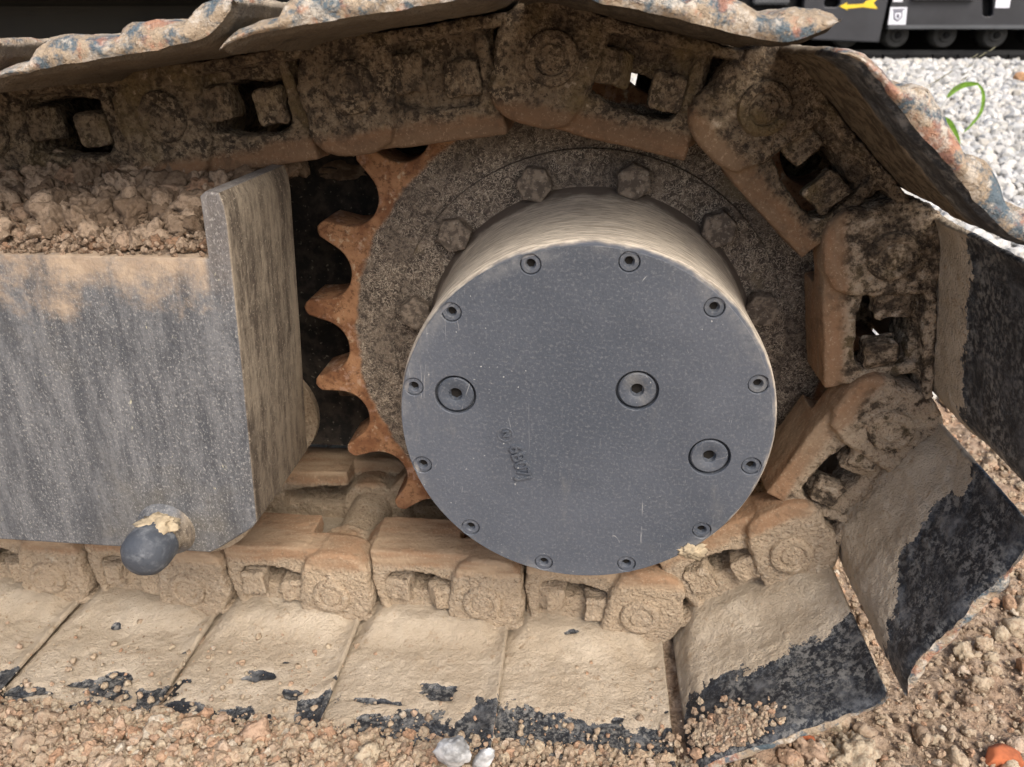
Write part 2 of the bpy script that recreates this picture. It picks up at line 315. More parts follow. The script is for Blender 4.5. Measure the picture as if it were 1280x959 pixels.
# ---------------------------------------------------------------- lump library and scatter
def ico(sub):
    bm = bmesh.new(); bmesh.ops.create_icosphere(bm, subdivisions=sub, radius=1)
    v = np.array([w.co[:] for w in bm.verts]); f = np.array([[w.index for w in q.verts] for q in bm.faces]); bm.free(); return v, f
ICO = {k: ico(k) for k in (1, 2, 3, 4)}
def lumps(sub, nvar, rough=.35, flat=.8, seed=0, facet=False):
    out = []; v, f = ICO[sub]
    for i in range(nvar):
        w = v*(1+rough*fbm(v+i*9.1, 1.5, 4, seed+i*7)[:, None]+(0 if facet else .30*fbm(v+i*3.3, 3.4, 2, seed+i*5)[:, None]))
        if facet:
            for k in range(9):
                d = rng.normal(size=3); d /= np.linalg.norm(d); h = rng.uniform(.55, .85); s_ = w@d; w = w-np.outer(np.maximum(0, s_-h), d)
        w = w*np.array([1, rng.uniform(.7, 1), flat*rng.uniform(.75, 1.1)]); out.append((w, f))
    return out
def rotm(n):
    q = rng.normal(size=(n, 4)); q /= np.linalg.norm(q, axis=1)[:, None]; w, x, y, z = q.T
    return np.stack([1-2*(y*y+z*z), 2*(x*y-z*w), 2*(x*z+y*w), 2*(x*y+z*w), 1-2*(x*x+z*z), 2*(y*z-x*w), 2*(x*z-y*w), 2*(y*z+x*w), 1-2*(x*x+y*y)], -1).reshape(n, 3, 3)
def scatter(name, lib, pos, size, mat, smooth=True, tint=None, parent=None, **kw):
    n = len(pos); rm = rotm(n); t = rng.random(n) if tint is None else tint; which = rng.integers(0, len(lib), n); Vs, Fs, Ts = [], [], []; off = 0
    for k, (v, f) in enumerate(lib):
        idx = np.where(which == k)[0]
        if not len(idx): continue
        w = np.einsum('nij,vj->nvi', rm[idx], v)*size[idx][:, None, None]+pos[idx][:, None, :]
        Vs.append(w.reshape(-1, 3)); Fs.append((f[None]+(np.arange(len(idx))*len(v))[:, None, None]+off).reshape(-1, 3)); Ts.append(np.repeat(t[idx], len(v))); off += len(idx)*len(v)
    return link_obj(name, mesh_np(name, np.concatenate(Vs), np.concatenate(Fs), smooth, {'tint': np.concatenate(Ts)}), mat, parent, **kw)
clodA = lumps(2, 10, .85, .85, 1)+lumps(2, 8, .7, .8, 31, True); clodB = lumps(3, 14, .75, .8, 50); clodT = lumps(1, 10, .5, .8, 210); clodC = lumps(4, 8, .85, .75, 90)
stoneA = lumps(2, 14, .25, .75, 120, True); stoneB = lumps(1, 8, .2, .8, 160, True)
def shoe_free(x, y):          # keep loose earth off the covered middle of the track
    return ~((x < .22) & (y > -.262))
def soil(n, x0, x1, y0, y1, s0, s1, lib, nm, dz=.2):
    x = rng.uniform(x0, x1, n); y = rng.uniform(y0, y1, n); k = shoe_free(x, y) & (y < .80+.1*rng.normal(size=n)); x, y = x[k], y[k]
    s_ = s0*(s1/s0)**(rng.random(len(x))**1.6)
    tn = np.clip(.5+.35*fbm(np.stack([x, y, 0*x], -1), 7, 2, 9)+rng.normal(size=len(x))*.22, 0, 1)
    return scatter(nm, lib, np.stack([x, y, ground_z(x, y)+s_*dz+rng.random(len(x))*.004], -1), s_, M['soil'], lib is not clodA and lib is not clodT, tn, kind='stuff')
soil(9000, -.9, 1.15, -.45, .15, .0018, .006, clodA, 'loose_earth', .5)
soil(6500, -.9, .30, -.40, -.26, .0025, .0080, clodA, 'loose_earth', .7)
soil(6000, -.9, .9, -.42, -.24, .0013, .0032, clodT, 'loose_earth', 3.2)
soil(2200, .2, 1.5, .1, .85, .004, .014, clodA, 'loose_earth')
soil(1500, -.9, 1.15, -.45, .3, .007, .016, clodB, 'loose_earth')
for k in range(64):
    v, f = clodC[k % 8]; x = rng.uniform(.24, 1.1); y = rng.uniform(-.42, .5); s_ = .014+.016*rng.random()**2
    if k < 10: x = rng.uniform(-.6, .2); y = rng.uniform(-.33, -.285); s_ = .008+.004*rng.random()
    me = mesh_np('earth_clod', (v@rotm(1)[0].T)*s_, f, True, {'tint': np.full(len(v), rng.random())})
    o = link_obj('earth_clod', me, M['soil'], None, category='clod', group='larger clods in the loose earth', label='larger clod of dry tan earth lying among the crumbs beside the track')
    o.location = (x, y, float(ground_z(np.array([x]), np.array([y]))[0])+s_*.15)
soil(9000, .2, 1.3, -.42, .5, .0014, .0045, clodT, 'loose_earth', .8)
# white gravel bank behind
n_ = 15000; y = .78+(5.2-.78)*rng.random(n_)**1.1; x = rng.uniform(0, 1, n_)*(y*.62+.95)+.15
s_ = rng.uniform(.009, .021, n_)*(1+.22*y)
k = y < 2.6
scatter('white_gravel', stoneA, np.stack([x[k], y[k], ground_z(x[k], y[k])+s_[k]*.35], -1), s_[k], M['gravel'], False, None, kind='stuff')
scatter('white_gravel', stoneB, np.stack([x[~k], y[~k], ground_z(x[~k], y[~k])+s_[~k]*.35], -1), s_[~k], M['gravel'], False, None, kind='stuff')
n_ = 2600; y = rng.uniform(.8, 5, n_); x = rng.uniform(-3, .3, n_)
scatter('white_gravel', stoneB, np.stack([x, y, ground_z(x, y)+.006], -1), rng.uniform(.015, .035, n_), M['gravel'], False, None, kind='stuff')
n_ = 900; y = .60+.2*rng.random(n_); x = rng.uniform(.3, 1.9, n_)
scatter('white_gravel', stoneA, np.stack([x, y, ground_z(x, y)+.006], -1), rng.uniform(.008, .018, n_), M['gravel'], False, None, kind='stuff')
# ================================================================ THE EXCAVATOR
EX = thing('excavator', 'mud-caked excavator track with rusty toothed sprocket and round grey drive cover', 'excavator', (0, 0, -.345))
Z0 = .345
def part(name, me, mat, parent=None, **kw):
    o = link_obj(name, me, mat, parent or EX, **kw)
    if parent is None: o.location.z = Z0
    return o
# chain pin positions (x, z), bottom run from the left, round the sprocket, back along the top run
PIN = [(-1.042, -.292), (-.855, -.294), (-.669, -.298), (-.484, -.302), (-.298, -.297), (-.111, -.292), (.078, -.297), (.238, -.195), (.313, -.035), (.280, .146),
       (.147, .274), (-.040, .314), (-.223, .289), (-.406, .262), (-.590, .244), (-.776, .234), (-.962, .230)]
def frame_of(i):
    a = Vector((PIN[i][0], 0, PIN[i][1])); b = Vector((PIN[i+1][0], 0, PIN[i+1][1])); t = (b-a).normalized(); return a, b, t, (b-a).length
def mat_of(i, y=0., flip=False):
    a, b, t, L = frame_of(i)
    if not flip: return Matrix(((t.x, 0, -t.z, a.x), (0, 1, 0, y), (t.z, 0, t.x, a.z+Z0), (0, 0, 0, 1)))
    return Matrix(((t.x, 0, -t.z, a.x), (0, -1, 0, y), (t.z, 0, t.x, a.z+Z0), (0, 0, 0, 1)))
YF = -.103
body = [(.060, -.040), (.14, -.042)] + arc(.187, 0, .044, -100, 20, 10) + [(.228, .040), (.222, .05), (.21, .056), (.19, .058), (.072, .060), (.060, .056), (.054, .046), (.049, .02)]
win = [(.068, -.030), (.146, -.030), (.156, -.022), (.160, -.006), (.157, .010), (.147, .021), (.125, .028), (.090, .031), (.074, .030), (.067, .022)]
boss = arc(.187, -.002, .0515, -150, 24, 18) + [(.2370, .034), (.2335, .045), (.226, .0535), (.214, .0590), (.200, .0605), (.178, .0600), (.160, .052), (.150, .03), (.146, 0)]
tail = arc(0, 0, .044, 50, 250, 14) + [(.05, -.040), (.11, -.040), (.11, -.030), (.058, -.024), (.055, .026), (.11, .036), (.11, .060), (.062, .060), (.046, .054)]
def link_mesh(seed, fill=-.016):
    ms = [plate_curve('b', [body, win], -.0975, -.058, .003), plate_curve('o', [boss], -.1090, -.062, .006, 3),
          plate_curve('t', [tail], -.058, -.020, .003), plate_curve('r', [[(.05, .036), (.155, .036), (.155, .060), (.05, .060)]], -.0970, -.022, .003),
          plate_curve('f', [[(.03, -.041), (.16, -.041), (.16, -.031), (.03, -.031)]], -.108, -.020, .002)]
    ms.append(plate_curve('m', [[(.052, -.041), (.166, -.041), (.166, fill-.004), (.140, fill+.002), (.108, fill-.003), (.08, fill+.003), (.052, fill)]], -.089, -.034, .002))
    me = remesh(bm_join(ms), .0017, 8)
    def fn(v):
        rail = sstep(.040, .052, v[:, 2])
        return (.0016*fbm(v+seed, 45, 3, seed)+.0011*fbm(v+seed, 220, 2, seed+5)+.0006*fbm(v, 480, 1, seed))*(1-.75*rail)+.0010*fbm(v*np.array([.4, 1, 1]), 70, 2, seed)*rail+.0016*(1-rail)*np.maximum(0, fbm(v, 150, 2, seed+3))
    return displace(me, fn)
LINKS = [link_mesh(3, .004), link_mesh(11, -.001), link_mesh(17, -.018), link_mesh(23, -.024), link_mesh(31, .031)]
LV = [0, 1, 0, 1, 1, 0, 1, 2, 3, 2, 1, 4, 2, 3, 2, 3]
pinprof = [(0, -.1120), (.0105, -.1118), (.0120, -.1098), (.0135, -.1096), (.0150, -.1118), (.0190, -.1125), (.0225, -.1110), (.0240, -.1070), (.0240, -.09)]
def pinmesh():
    pts = []
    for (r0, y0), (r1, y1) in zip(pinprof[:-1], pinprof[1:]):
        k = max(1, int(math.hypot(r1-r0, y1-y0)/.0017)); pts += [(r0+(r1-r0)*j/k, y0+(y1-y0)*j/k) for j in range(k)]
    me = lathe('pin', pts+[pinprof[-1]], 60); 
    return displace(me, lambda v: .0011*fbm(v, 130, 3, 4)*sstep(-.09, -.1, v[:, 1]))
PINM = pinmesh()
def nutmesh(seed, sq):
    k = 4 if sq else 6; r = .0205 if sq else .0185
    pts = [(r*math.cos(R(45+a*360/k)), r*math.sin(R(45+a*360/k))) for a in range(k)]
    me = plate_curve('n', [pts], 0, .026, .0025); me.transform(Matrix.Rotation(R(90), 4, 'X'))   # upright, along z
    me = remesh(me, .0013, 5); return displace(me, lambda v: .0030*fbm(v+seed, 70, 4, seed))
NUTS = [nutmesh(1, True), nutmesh(5, True), nutmesh(9, False)]
mudof = [1, 1, .98, .95, 1.0, .98, .80, .62, .47, .27, .14, .13, .14, .08, .06, .06]
for i in range(len(PIN)-1):
    a, b, t, L = frame_of(i)
    for far in (False, True):
        o = link_obj('track_link', LINKS[LV[i]], M['link'], EX, mud=mudof[i]); o.matrix_local = mat_of(i, .06 if far else 0, far) @ Matrix.Scale(L/.187, 4, (1, 0, 0))
        if not far:
            p = link_obj('pin', PINM, M['nut'], o, mud=max(0, mudof[i]-.12)); p.location = (.187, -.0030, 0); p.rotation_euler.y = i
        for j, u in enumerate((.0835, .1345)):
            q = link_obj('nut', NUTS[(i+j) % 3], M['nut'], o, mud=mudof[i]*.9); z0 = -.004 if i < 6 else -.002
            q.location = (u, -.082, -.030 if j else -.026); q.rotation_euler = (0, R(random.uniform(-5, 5)), R(random.uniform(-25, 25)) if far else R((i*37+j*50) % 30-15))
            q.matrix_local = Matrix.Translation((u+random.uniform(-.002, .002), -.0880, .001 if j == 0 else -.009)) @ Matrix.Rotation(R((i*37+j*50) % 24-12), 4, 'Z') @ Matrix.Scale(1.2, 4, (0, 0, 1)) @ Matrix.Translation((0, 0, -.013+.004))
# bushings between the two rows
bush = lathe('bushing', [(0, -.03), (.030, -.03), (.030, .09), (0, .09)], 32)
for i in range(len(PIN)-1): o = part('bushing', bush, M['nut'], mud=mudof[i]*.8); o.location = (PIN[i][0], 0, PIN[i][1]+Z0)
# shoes -----------------------------------------------------------------------------------------
inner = [(.0110, -.0645), (.0145, -.0615), (.021, -.0570), (.028, -.0520), (.035, -.0485), (.043, -.0464), (.055, -.0457), (.17, -.0455), (.190, -.0455), (.203, -.0442), (.210, -.0420), (.2160, -.0395)]
outer = [(.2180, -.0415), (.213, -.0460), (.203, -.0505), (.188, -.0530), (.173, -.0540), (.169, -.057), (.165, -.0625), (.157, -.0665), (.140, -.0655), (.118, -.0610), (.104, -.0585), (.100, -.063),
         (.092, -.0665), (.075, -.0655), (.058, -.0610), (.050, -.0610), (.046, -.0655), (.038, -.0690), (.026, -.0705), (.015, -.0702), (.0108, -.0678)]
def densify(pts, st):
    out = []
    for (a, b), (c, d) in zip(pts[:-1], pts[1:]):
        k = max(1, round(math.hypot(c-a, d-b)/st)); out += [(a+(c-a)*j/k, b+(d-b)*j/k) for j in range(k)]
    return out+[pts[-1]]
#        boundary Y of the mud at both ends of the shoe, raggedness, rise of mud towards link
SH = {0: (-.30, -.30, .05, .016), 1: (-.285, -.28, .05, .016), 2: (-.268, -.27, .05, .016), 3: (-.268, -.262, .05, .016), 4: (-.272, -.244, .04, .016), 5: (-.222, -.232, .03, .016),
      6: (-.235, -.188, .055, .013), 7: (-.245, -.165, .05, .010), 8: (-.168, -.164, .026, .005)}
for i in range(len(PIN)-1):
    a, b, t, L = frame_of(i); pin_ = densify(inner, .0022); pou = densify(outer, .0030); prof = np.array(pin_+pou)
    ys = np.concatenate([np.arange(-.2885, -.095, .0022), np.linspace(-.09, .34, 14)])
    U = np.repeat(prof[:, 0], len(ys)); Zp = np.repeat(prof[:, 1], len(ys)); Yv = np.tile(ys, len(prof)); isin = np.repeat(np.arange(len(prof)) < len(pin_), len(ys))
    pw = np.stack([U, Yv, Zp], -1)+i*3.7
    b0, b1, rg, rise = SH.get(i, (-.10, -.10, .02, .002))
    ul = np.clip(U/.2, 0, 1); bd = b0+(b1-b0)*ul
    nb = fbm(pw, 13, 4, i)*rg+fbm(pw, 70, 2, i+40)*.012
    sd = (Yv-bd+nb)                                     # >0 : mud
    sd = sd+.010*fbm(pw, 190, 2, i+41); mud = np.clip(.5+sd/.030, 0, 1)
    if i >= 9: mud = np.clip(.75+.4*fbm(pw, 20, 3, i), 0, 1)
    if 1 <= i <= 5: mud = mud*(1-sstep(.180, .194, U+.012*fbm(pw, 60, 2, i+4))*sstep(-.222, -.240, Yv+.03*fbm(pw, 22, 3, i+90)))
    if i in (6, 7): mud = np.maximum(mud, sstep(.40, .50, fbm(pw, 30, 4, 71+i))*sstep(.05, .08, U)*sstep(.2, .18, U))
    if 2 <= i <= 5:                                     # dark scraped patches
        mud = np.minimum(mud, np.clip(.5+((.24 if i < 4 else .30)-fbm(pw*np.array([.6, 1.3, 1]), 30, 4, 60+i))/.14+sstep(-.20, -.17, Yv)*2, 0, 1)*1.0+0*mud)
    up = isin & (Zp > -.0630)
    h = np.where(up, mud*(.0020+.0022*(1+fbm(pw, 30, 3, i+9))+.0016*fbm(pw, 120, 3, i)+.0022*np.maximum(0, fbm(pw, 75, 3, i+5)-.15))+.0004*fbm(pw, 200, 2, 1), .0012*fbm(pw, 50, 3, i)+.0008*fbm(pw, 170, 2, i))
    if i <= 7: h = h+np.where(up, rise*sstep(-.150, -.108, Yv+.012*fbm(pw, 24, 3, i+3))*sstep(.03, .06, U)*sstep(.210, .18, U), 0)
    Zn = Zp+np.where(isin, h, -h-(~isin)*.0015*fbm(pw, 25, 3, i))
    # ragged, rounded outer end of the plate
    endk = sstep(-.276, -.2885, Yv)
    Yn = Yv+endk*(.0045*fbm(pw*np.array([1, .2, 1]), 32, 3, i+77)+.0018*fbm(pw*np.array([1, .2, 1]), 130, 2, i+78))+(~isin)*sstep(-.057, -.067, Zp)*endk*.004
    Zn = Zn-np.where(isin, endk**2*.0035, -endk**2*.0030)
    V = np.stack([U, Yn, Zn], -1); nu, nv = len(prof), len(ys); F = grid_faces(nu, nv, True)
    # end caps: strips joining the inner and outer runs
    ni, no = len(pin_), len(pou); cap = []
    k0 = nu*nv; ncap = 46; q = np.linspace(0, 1, ncap); CV = []
    def interp(lo, hi, qq, col):
        idx = lo+qq*(hi-lo); i0 = np.floor(idx).astype(int); i1 = np.minimum(i0+1, hi); f = (idx-i0)[:, None]; return V[i0*nv+col]*(1-f)+V[i1*nv+col]*f
    for col, sg in ((0, -1), (nv-1, 1)):
        st = len(CV)
        lo_, hi_ = interp(0, ni-1, q, col), interp(ni, nu-1, 1-q, col)
        rows = 7
        for r_ in range(rows):
            f = r_/(rows-1); w = lo_*(1-f)+hi_*f; bulge = math.sin(math.pi*f); pwc = w+i*3.7
            w = w+np.outer(np.full(ncap, sg*bulge*.0030)+sg*bulge*(.0022*fbm(pwc, 60, 3, i+4)+.0014*fbm(pwc, 200, 2, i+5)), [0, 1, 0]); CV.append(w)
    CV = np.concatenate(CV); caps = []
    for c_ in range(2):
        g = grid_faces(7, ncap)+c_*7*ncap+k0; caps.append(g if c_ == 0 else g[:, ::-1])
    V = np.concatenate([V, CV]); F = np.concatenate([F]+caps)
    worn = np.where(isin, .9*sstep(-.279, -.289, Yv), .85*sstep(-.20, -.28, Yv)+.25*sstep(-.060, -.066, Zp))
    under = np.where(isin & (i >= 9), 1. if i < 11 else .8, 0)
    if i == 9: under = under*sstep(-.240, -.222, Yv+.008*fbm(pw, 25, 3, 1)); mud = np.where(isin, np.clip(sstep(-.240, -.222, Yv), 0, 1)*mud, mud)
    if i <= 8: worn = worn*np.where(isin, .5, 1)
    if i >= 9: worn = worn*np.where(isin, .3, 1)
    worn = np.concatenate([worn, np.full(len(CV), .95 if i >= 9 else .62)]); under = np.concatenate([under, np.zeros(len(CV))]); mud = np.concatenate([mud, np.full(len(CV), .5)])
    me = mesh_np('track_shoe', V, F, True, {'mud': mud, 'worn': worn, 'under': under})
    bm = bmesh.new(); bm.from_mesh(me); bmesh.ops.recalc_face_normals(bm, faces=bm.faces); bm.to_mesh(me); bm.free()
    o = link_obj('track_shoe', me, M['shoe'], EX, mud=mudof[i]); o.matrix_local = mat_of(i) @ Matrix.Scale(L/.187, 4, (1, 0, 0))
# sprocket --------------------------------------------------------------------------------------
NT_ = 21; PH = R(139.1); pitch = 2*math.pi/NT_; pts = []
for k in range(NT_):
    a0 = PH+(k+.5)*pitch; rc, rr = .3170, .0340        # valley: an arc of this radius round a point on the pitch circle
    cx, cz = rc*math.cos(a0), rc*math.sin(a0)
    for j in range(15):
        b_ = a0+math.pi+R(-72+144*j/14); pts.append((cx+rr*math.cos(b_), cz+rr*math.sin(b_)))
    at_ = a0+pitch/2
    for dd in (-.0098, -.0060, 0, .0060, .0098):
        rt = .3355-(dd/.0098)**2*.0060; pts.append((rt*math.cos(at_)-dd*math.sin(at_), rt*math.sin(at_)+dd*math.cos(at_)))
# traverse direction inside each valley runs the same way as the angle
def polar(p): return math.atan2(p[1], p[0])
fix = []
for k in range(NT_):
    seg = pts[k*20:k*20+15]; a0 = PH+(k+.5)*pitch
    rel = lambda p: (polar(p)-a0+math.pi) % (2*math.pi)-math.pi
    if rel(seg[0]) > rel(seg[-1]): seg = seg[::-1]
    fix += seg+pts[k*20+15:k*20+20]
sm = smooth_all(plate_curve('sprocket', [fix], 0, .062, .0018, 2), 50)
SP = part('sprocket', sm, M['sprocket'])
# worn step round the inner plate
part('sprocket_ring', lathe('sprocket_ring', [(.14, .01), (.14, -.0075), (.2215, -.0075), (.2245, -.006), (.2255, .002), (.2255, .01)], 128), M['sprocket'], None)
hexm = plate_curve('bolt_head', [[(.0195*math.cos(R(60*k)), .0195*math.sin(R(60*k))) for k in range(6)]], -.019, 0, .0022, 2)
hexm = smooth_all(hexm, 45); wash = lathe('washer', [(0, -.003), (.021, -.003), (.0225, -.001), (.0225, .002)], 40)
hexd = displace(remesh(bm_join([hexm, wash]), .0013, 4), lambda v: .0010*fbm(v, 120, 3, 2))
for k in range(12):
    a = R(17.6+30*k); o = link_obj('bolt_head', hexd, M['bolt'], SP); o.location = (.1986*math.cos(a), -.0085, .1986*math.sin(a)); o.rotation_euler.y = k*.73
# lumps of earth packed on the plate
# final drive -----------------------------------------------------------------------------------
HX, HZ = .0015, .0005
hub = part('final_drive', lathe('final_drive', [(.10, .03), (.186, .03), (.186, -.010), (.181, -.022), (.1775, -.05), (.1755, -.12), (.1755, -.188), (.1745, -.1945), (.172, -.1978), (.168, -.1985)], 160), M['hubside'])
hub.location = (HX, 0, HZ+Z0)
# cover face with true counterbores
def cover():
    holes = []; cs = []
    for k in range(12): a = R(18.03+30*k); cs.append((.1616*math.cos(a)-HX*0, .1616*math.sin(a), .0092, 20))
    for p in ((.048, .039), (-.119, .027), (.119, -.026)): cs.append((p[0], p[1], .0195, 32))
    for cx, cz, r, k in cs: holes.append([(cx+r*math.cos(2*math.pi*j/k), cz+r*math.sin(2*math.pi*j/k)) for j in range(k)])
    out = [(.1715*math.cos(2*math.pi*j/160), .1715*math.sin(2*math.pi*j/160)) for j in range(160)]
    return smooth_all(plate_curve('cover', [out]+holes, -.1995, -.192, .0007, 2), 50), cs
cm, cs = cover()
CV_ = part('drive_cover', cm, M['hub']); CV_.location = (0, 0, Z0)
back = part('cover_seat', lathe('cover_seat', [(0, -.1918), (.171, -.1918), (.171, -.189)], 96), M['hub'])
scr = lathe('cover_screw', [(0, -.1930), (.0040, -.1930), (.0043, -.1972), (.0050, -.1980), (.0080, -.1980), (.0087, -.1972), (.0087, -.193)], 32)
plug = lathe('filler_plug', [(0, -.1930), (.0058, -.1930), (.0064, -.1978), (.0075, -.1985), (.0160, -.1985), (.0172, -.1972), (.0172, -.193)], 40)
n = NT('socket_hole_dark', .9); n.color((.012, .010, .008)); M['hole'] = n.m
hs = lathe('socket_recess', [(0, -.19325), (.0037, -.19325), (.0037, -.193)], 6); hp = lathe('socket_recess', [(0, -.19325), (.0054, -.19325), (.0054, -.193)], 6)
for i, (cx, cz, r, k) in enumerate(cs):
    o = link_obj('cover_screw' if k == 20 else 'filler_plug', scr if k == 20 else plug, M['hub'], CV_); o.location = (cx, 0, cz); o.rotation_euler.y = i
    h_ = link_obj('hexagon_socket', hs if k == 20 else hp, M['hole'], CV_); h_.location = (cx, 0, cz); h_.rotation_euler.y = i
# cast lettering, reading down the cover
def text_mesh(s, size, depth):
    cu = bpy.data.curves.new('t', 'FONT'); cu.body = s; cu.size = size; cu.extrude = depth/2; cu.bevel_depth = .0002; cu.align_x = 'LEFT'; cu.space_character = 1.0
    o = bpy.data.objects.new('t', cu); C.objects.link(o); bpy.context.view_layer.update(); me = evalmesh(o); bpy.data.objects.remove(o); me.materials.clear(); return me
def put_text(name, s, size, x, z, ang, parent, mat, y, depth=.0036):
    me = text_mesh(s, size, depth); me.transform(Matrix.Scale(.92, 4, (1, 0, 0))); o = link_obj(name, me, mat, parent)
    o.matrix_local = Matrix.Translation((x, y, z)) @ Matrix.Rotation(ang, 4, 'Y') @ Matrix.Rotation(R(90), 4, 'X'); return o
put_text('cast_number', '6B07J', .0185, -.0690, -.0240, R(74), CV_, M['hub'], -.1998)
put_text('cast_mark', 'N', .010, -.0755, -.0075, R(82), CV_, M['hub'], -.1998)
rg_ = link_obj('cast_mark_ring', lathe('cast_mark_ring', [(.0064, -.1992), (.0066, -.2004), (.0076, -.2004), (.0078, -.1992)], 36), M['hub'], CV_); rg_.location = (-.0722, 0, -.0118)
# a dab of pale mud on the cover's lower right screw
def lump_obj(name, size, seed, mat, loc, parent, sub=4, ro=.5, scl=(1, 1, 1), **kw):
    v, f = ICO[sub]; w = v*(1+ro*fbm(v+seed, 1.6, 4, seed)[:, None]+ro*.4*fbm(v+seed, 6, 2, seed)[:, None])*size*np.array(scl); me = mesh_np(name, w, f, True, {'tint': np.clip(.5+.5*fbm(w, 60, 2, seed), 0, 1)})
    o = link_obj(name, me, mat, parent, **kw); o.location = loc; return o
lump_obj('mud_dab', .0115, 3, M['mortar'], (.1130, -.199, -.1335), CV_, 4, .8, (1, .35, .75))
# track frame -----------------------------------------------------------------------------------
fo = [(-1.15, -.1325), (-.360, -.1325), (-.350, -.127), (-.312, -.100), (-.306, -.092), (-.2975, .05), (-.290, .196), (-.2905, .210), (-.294, .2190), (-.305, .2200), (-.3100, .216), (-.3115, .165), (-1.15, .160)]
fm = plate_curve('frame_box', [fo], -.25, -.108, .0022, 3)
FR = part('frame_box', smooth_all(fm, 60), M['frame'])
part('frame_end_plate', smooth_all(plate_curve('p', [[(-.50, -.100), (-.356, -.090), (-.338, -.070), (-.332, .175), (-.36, .185), (-.50, .10)]], -.1075, -.060, .003), 60), M['brown'])
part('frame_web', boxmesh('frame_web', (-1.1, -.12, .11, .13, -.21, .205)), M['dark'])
part('dark_backing', boxmesh('dark_backing', (-.62, .07, .21, .42, -.26, .262), bev=.01), M['dark'])  # added dark box: keeps bright gravel from showing through the sprocket gaps
part('frame_top_plate', boxmesh('frame_top_plate', (-1.1, -.345, -.02, .10, .180, .194), bev=.003), M['brown'])
part('frame_rib', boxmesh('frame_rib', (-.205, -.190, .08, .108, -.15, .17), bev=.003), M['brown'])
lump_obj('packed_mud', .075, 5, M['brown'], (-.270, .125, -.095+Z0), EX, 4, .45, (1.1, .5, .55))
lump_obj('packed_mud', .06, 8, M['darksoil'], (-.22, .16, -.16+Z0), EX, 4, .8, (1.8, .6, .6))
lump_obj('packed_mud', .05, 18, M['brown'], (-.30, .13, .18+Z0), EX, 4, .5, (1, .5, .35))
# roller that shows beneath the box
rol = part('track_roller', lathe('track_roller', [(0, -.125), (.045, -.125), (.060, -.120), (.078, -.118), (.080, -.110), (.080, -.09), (.062, -.088), (.062, .10), (.08, .1), (.08, .14), (0, .14)], 64), M['nut'], mud=.95); rol.location = (-.452, 0, -.158+Z0)
rol = part('track_roller', rol.data, M['nut'], mud=.95); rol.location = (-.80, 0, -.146+Z0)
# grease fitting / peg with rubber end
peg = part('frame_peg', lathe('frame_peg', [(.030, -.248), (.0275, -.2535), (.0225, -.257), (.0200, -.262), (.0195, -.285), (.0, -.285)], 48), M['frame']); peg.location = (-.400, 0, -.107+Z0)
pr = [(0.0195, -.268), (.0225, -.270), (.0230, -.284), (.0215, -.2935), (.0165, -.3005), (.009, -.3040), (0, -.3048)]
cap_ = link_obj('rubber_cap', lathe('rubber_cap', pr, 48), M['rubber'], peg)
md_ = lump_obj('mud_dab', .0165, 12, M['mortar'], (.004, -.266, .0175), peg, 4, .7, (1.15, .85, .55))
# loose earth lying on the box
n_ = 6000; x = rng.uniform(-.95, -.316, n_); y = -.245+.16*rng.random(n_); hz = .164+.012*sstep(-.25, -.16, y)+.022*sstep(-.19, -.09, y)
scatter('fine_earth_on_frame', clodT, np.stack([x, y, hz+rng.uniform(0, .009, n_)], -1), rng.uniform(.0012, .0034, n_), M['darksoil'], False, None, kind='stuff', label='fine crumbs of brown earth on the track frame box', category='earth')
n_ = 3400; x = rng.uniform(-.95, -.318, n_); y = -.247+.245*rng.random(n_)**.8
hz = .163+.012*sstep(-.25, -.16, y)+.022*sstep(-.19, -.09, y)+.010*fbm(np.stack([x, y, 0*x], -1), 16, 2, 3)
s_ = .0022*(4.6)**(rng.random(n_)**1.2); s_ = s_*(1+.35*(y > -.2)); kk = (y > -.235) | (s_ < .0035)
x, y, hz, s_ = x[kk], y[kk], hz[kk], s_[kk]
scatter('earth_on_frame', clodB[:8]+lumps(3, 8, .8, .8, 330, True), np.stack([x, y, hz+s_*.4], -1), s_, M['darksoil'], True, np.clip(.35+.5*fbm(np.stack([x, y, 0*x], -1), 12, 2, 4)+rng.normal(size=len(x))*.2+.5*sstep(-.16, -.24, y), 0, 1), kind='stuff', label='crumbly brown earth heaped on top of the track frame box', category='earth')
n_ = 260; x = rng.uniform(-.95, -.335, n_); y = -.225+.17*rng.random(n_)
scatter('earth_on_frame', clodC[:4]+clodB[:8], np.stack([x, y, .172+.012*sstep(-.25, -.16, y)+.020*sstep(-.19, -.09, y)+.004], -1), .008+.010*rng.random(n_)**1.6, M['darksoil'], True, None, kind='stuff', label='bigger loose clods heaped on top of the track frame box', category='earth')
xs = np.linspace(-1.1, -.316, 160); ys = np.linspace(-.249, .0, 60); X, Y = np.meshgrid(xs, ys, indexing='ij'); x, y = X.ravel(), Y.ravel(); P = np.stack([x, y, 0*x], -1)
z = .1600+.004*sstep(-.25, -.235, y)+.012*sstep(-.25, -.16, y)+.022*sstep(-.19, -.09, y)+.006*fbm(P, 30, 3, 2)*sstep(-.25, -.22, y)
link_obj('earth_layer', mesh_np('earth_layer', np.stack([x, y, z], -1), grid_faces(160, 60), True, {'tint': np.clip(.55+.5*fbm(P, 30, 3, 2), 0, 1)}), M['darksoil'], None, kind='stuff', label='thin dusty layer of earth covering the frame box top', category='earth')
